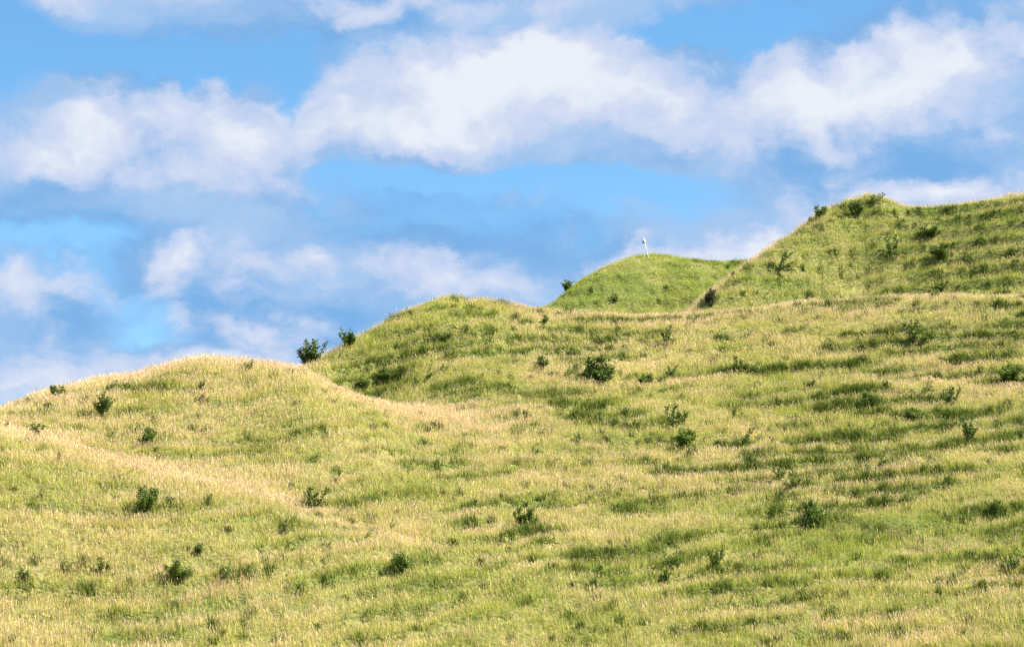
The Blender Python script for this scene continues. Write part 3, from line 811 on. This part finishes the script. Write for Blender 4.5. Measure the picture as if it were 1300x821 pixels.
COVER = blobs([
 (400, -5, 440, 34, 0, 2.2), (85, 12, 60, 26, 0, 1.2), (640, 10, 300, 38, 0, 1.2), (330, 50, 260, 18, 0, 0.7),
 (110, 108, 80, 24, 8, 0.9), (60, 140, 60, 16, 15, 0.5),
 (240, 165, 140, 50, 0, 2.0), (50, 200, 150, 50, 10, 1.6), (310, 205, 90, 55, -6, 1.4), (150, 250, 260, 50, 0, 1.1),
 (610, 125, 230, 70, 4, 2.8), (470, 135, 100, 55, 0, 1.3), (760, 125, 150, 75, 0, 1.8), (680, 170, 230, 34, 0, 1.2),
 (1060, 120, 330, 80, 6, 1.5), (1240, 60, 120, 60, 10, 0.9), (980, 120, 190, 58, 10, 1.9), (1160, 95, 170, 70, 14, 2.0), (1260, 70, 120, 60, 20, 1.3), (960, 185, 330, 45, 4, 1.3), (1200, 190, 200, 45, 0, 1.3),
 (40, 390, 100, 46, 0, 1.5), (40, 450, 140, 50, 0, 1.4), (215, 345, 60, 55, 30, 1.4), (300, 330, 100, 44, 0, 1.4), (420, 345, 140, 55, 0, 1.6),
 (570, 350, 170, 45, 0, 1.3), (330, 420, 170, 30, 0, 1.3), (260, 468, 280, 26, 4, 1.8), (520, 420, 200, 50, 0, 1.0),
 (880, 322, 150, 26, 8, 1.6), (980, 300, 90, 34, 20, 1.3), (1200, 240, 180, 36, 4, 1.7), (1000, 215, 160, 40, 0, 1.0), (720, 290, 180, 40, 0, 0.8),
 (60, 300, 200, 26, 0, 0.4), (480, 270, 200, 26, 0, 0.4),
])
CLEAR = blobs([(0, 50, 50, 60, 0, 1.6), (210, 84, 230, 20, 0, 1.3), (940, 40, 120, 26, -4, 2.4), (760, 48, 120, 14, 0, 1.2), (1255, 4, 50, 20, 10, 1.4), (480, 66, 120, 14, 0, 1.0),
               (620, 222, 200, 18, 0, 1.5), (400, 250, 60, 26, 0, 0.6), (840, 240, 180, 24, 5, 1.2), (170, 412, 60, 36, 0, 1.2), (330, 385, 60, 14, 0, 0.4), (140, 306, 170, 14, 4, 1.0),
               (366, 140, 20, 60, -10, 2.2), (560, 290, 160, 20, 0, 0.5)])
BRIGHT = blobs([
 (340, 2, 360, 24, 0, 0.75), (75, 12, 45, 20, 0, 0.7), (620, 8, 120, 22, 0, 0.4),
 (240, 150, 130, 38, 4, 1.05), (60, 185, 130, 34, 12, 0.8), (320, 200, 70, 48, 0, 0.9), (180, 215, 160, 44, 0, 0.7), (110, 106, 70, 16, 8, 0.45),
 (600, 115, 150, 54, 4, 1.7), (430, 135, 60, 40, 0, 1.0), (570, 172, 140, 26, 0, 1.0), (740, 95, 120, 46, 0, 1.1), (660, 70, 120, 24, 4, 0.6),
 (1080, 125, 300, 70, 6, 0.45), (900, 125, 140, 56, 6, 0.7), (1060, 115, 120, 50, 14, 0.8), (1190, 80, 150, 50, 20, 0.8), (1150, 30, 60, 18, 30, 0.5), (1230, 140, 150, 44, 8, 0.55), (980, 205, 120, 24, 0, 0.3),
 (225, 322, 32, 16, 25, 1.2), (395, 322, 28, 12, 5, 0.9), (40, 362, 70, 22, 10, 0.9), (60, 430, 60, 24, 0, 0.5), (300, 325, 60, 30, 0, 0.8), (540, 345, 120, 24, 0, 0.6),
 (320, 415, 130, 16, 0, 0.8), (200, 370, 50, 36, 30, 0.5), (30, 490, 160, 24, 0, 0.9), (430, 345, 120, 36, 0, 0.4), (260, 460, 260, 20, 4, 1.3),
 (880, 322, 140, 18, 8, 1.2), (985, 300, 70, 20, 20, 1.0), (1210, 243, 160, 22, 4, 1.2), (640, 365, 120, 16, 0, 0.6),
])
n3 = noise(vec('ADD', cmb.outputs[0], d1), 2.6, 9, 0.55, (0.9, 1.3, 1)).outputs['Fac']
n4 = noise(vec('ADD', cmb.outputs[0], d1), 9.0, 7, 0.6, (0.8, 1.2, 1)).outputs['Fac']
nn = M('ADD', M('MULTIPLY', M('SUBTRACT', n3, 0.5), 1.8), M('MULTIPLY', M('SUBTRACT', n4, 0.5), 0.8))
# elsewhere in the sky, broken cloud of the same sort
away = M('GREATER_THAN', M('ABSOLUTE', azn), 0.30)
hi = M('GREATER_THAN', eln, 0.36)
away = M('MAXIMUM', away, hi)
f_out = M('MULTIPLY', away, M('MULTIPLY_ADD', noise(cmb.outputs[0], 0.35, 6, 0.55, (1, 2.0, 1)).outputs['Fac'], 4.0, -1.6))
cov = M('ADD', M('SUBTRACT', M('ADD', COVER, M('MULTIPLY', nn, 0.75)), CLEAR), f_out)
def ss(x_, lo, hi_):
    n_ = N('ShaderNodeMapRange'); n_.interpolation_type = 'SMOOTHSTEP'; n_.inputs[1].default_value = lo; n_.inputs[2].default_value = hi_
    L(x_, n_.inputs[0]); return n_.outputs[0]
alpha = M('MULTIPLY', ss(cov, -0.25, 1.0), 0.93)
# billows: the side of each swelling turned to the sun (up and right) is paler
pw2 = vec('ADD', cmb.outputs[0], d1)
def billow(off):
    return noise(vec('ADD', pw2, off), 2.4, 8, 0.5, (0.9, 1.15, 1)).outputs['Fac']
relief = M('SUBTRACT', billow((0, 0, 0)), billow((0.05, 0.08, 0)))
br = ss(M('ADD', M('ADD', M('MULTIPLY', BRIGHT, 0.85), M('MULTIPLY', nn, 0.7)), M('MULTIPLY', relief, 2.2)), -0.20, 1.60)
def mixrgb(fac, a_, b_):
    n_ = N('ShaderNodeMix'); n_.data_type = 'RGBA'
    L(fac, n_.inputs[0])
    for k, v_ in ((6, a_), (7, b_)):
        if isinstance(v_, tuple): n_.inputs[k].default_value = (*v_, 1)
        else: L(v_, n_.inputs[k])
    return n_.outputs[2]
E = 1.0
def lin(r_, g_, b_):
    f = lambda c: ((c / 255 + 0.055) / 1.055) ** 2.4 if c > 10 else c / 255 / 12.92
    return tuple(f(c) * SCL for c in (r_, g_, b_))
EXPO = 1.70
SCL = 1 / (WS * 2 ** EXPO)
under = noise(vec('ADD', cmb.outputs[0], d1), 1.6, 5, 0.5, (0.6, 1.6, 1)).outputs['Fac']
cloud = mixrgb(ss(br, 0.5, 1.12), mixrgb(ss(br, 0.0, 0.6), mixrgb(ss(under, 0.38, 0.62), lin(122, 176, 230), lin(166, 199, 239)), lin(206, 217, 242)), lin(245, 246, 250))
skyc = N('ShaderNodeHueSaturation'); L(sky.outputs[0], skyc.inputs['Color']); skyc.inputs['Saturation'].default_value = 1.22; skyc.inputs['Hue'].default_value = 0.493; skyc.inputs['Value'].default_value = 0.77
final = mixrgb(alpha, skyc.outputs[0], cloud)
L(final, bg.inputs['Color'])

# ------------------------------------------------------------------ camera and output
cam = bpy.data.cameras.new('camera'); co = bpy.data.objects.new('camera', cam); COL.objects.link(co)
cam.sensor_width = 36.0; cam.lens = 36.0 * FPX / 1300.0
cam.clip_start = 0.5; cam.clip_end = 12000
co.location = (0, 0, EYE); co.rotation_euler = (math.pi / 2 + PITCH, 0, 0)
scene.camera = co
scene.render.resolution_x, scene.render.resolution_y = 1024, 646
vs = scene.view_settings
vs.view_transform = 'Standard'; vs.look = 'None'; vs.gamma = 1; vs.use_curve_mapping = False; vs.exposure = EXPO
scene.cycles.max_bounces = 6; scene.cycles.diffuse_bounces = 3; scene.cycles.transmission_bounces = 4; scene.cycles.glossy_bounces = 2
scene.cycles.use_adaptive_sampling = True
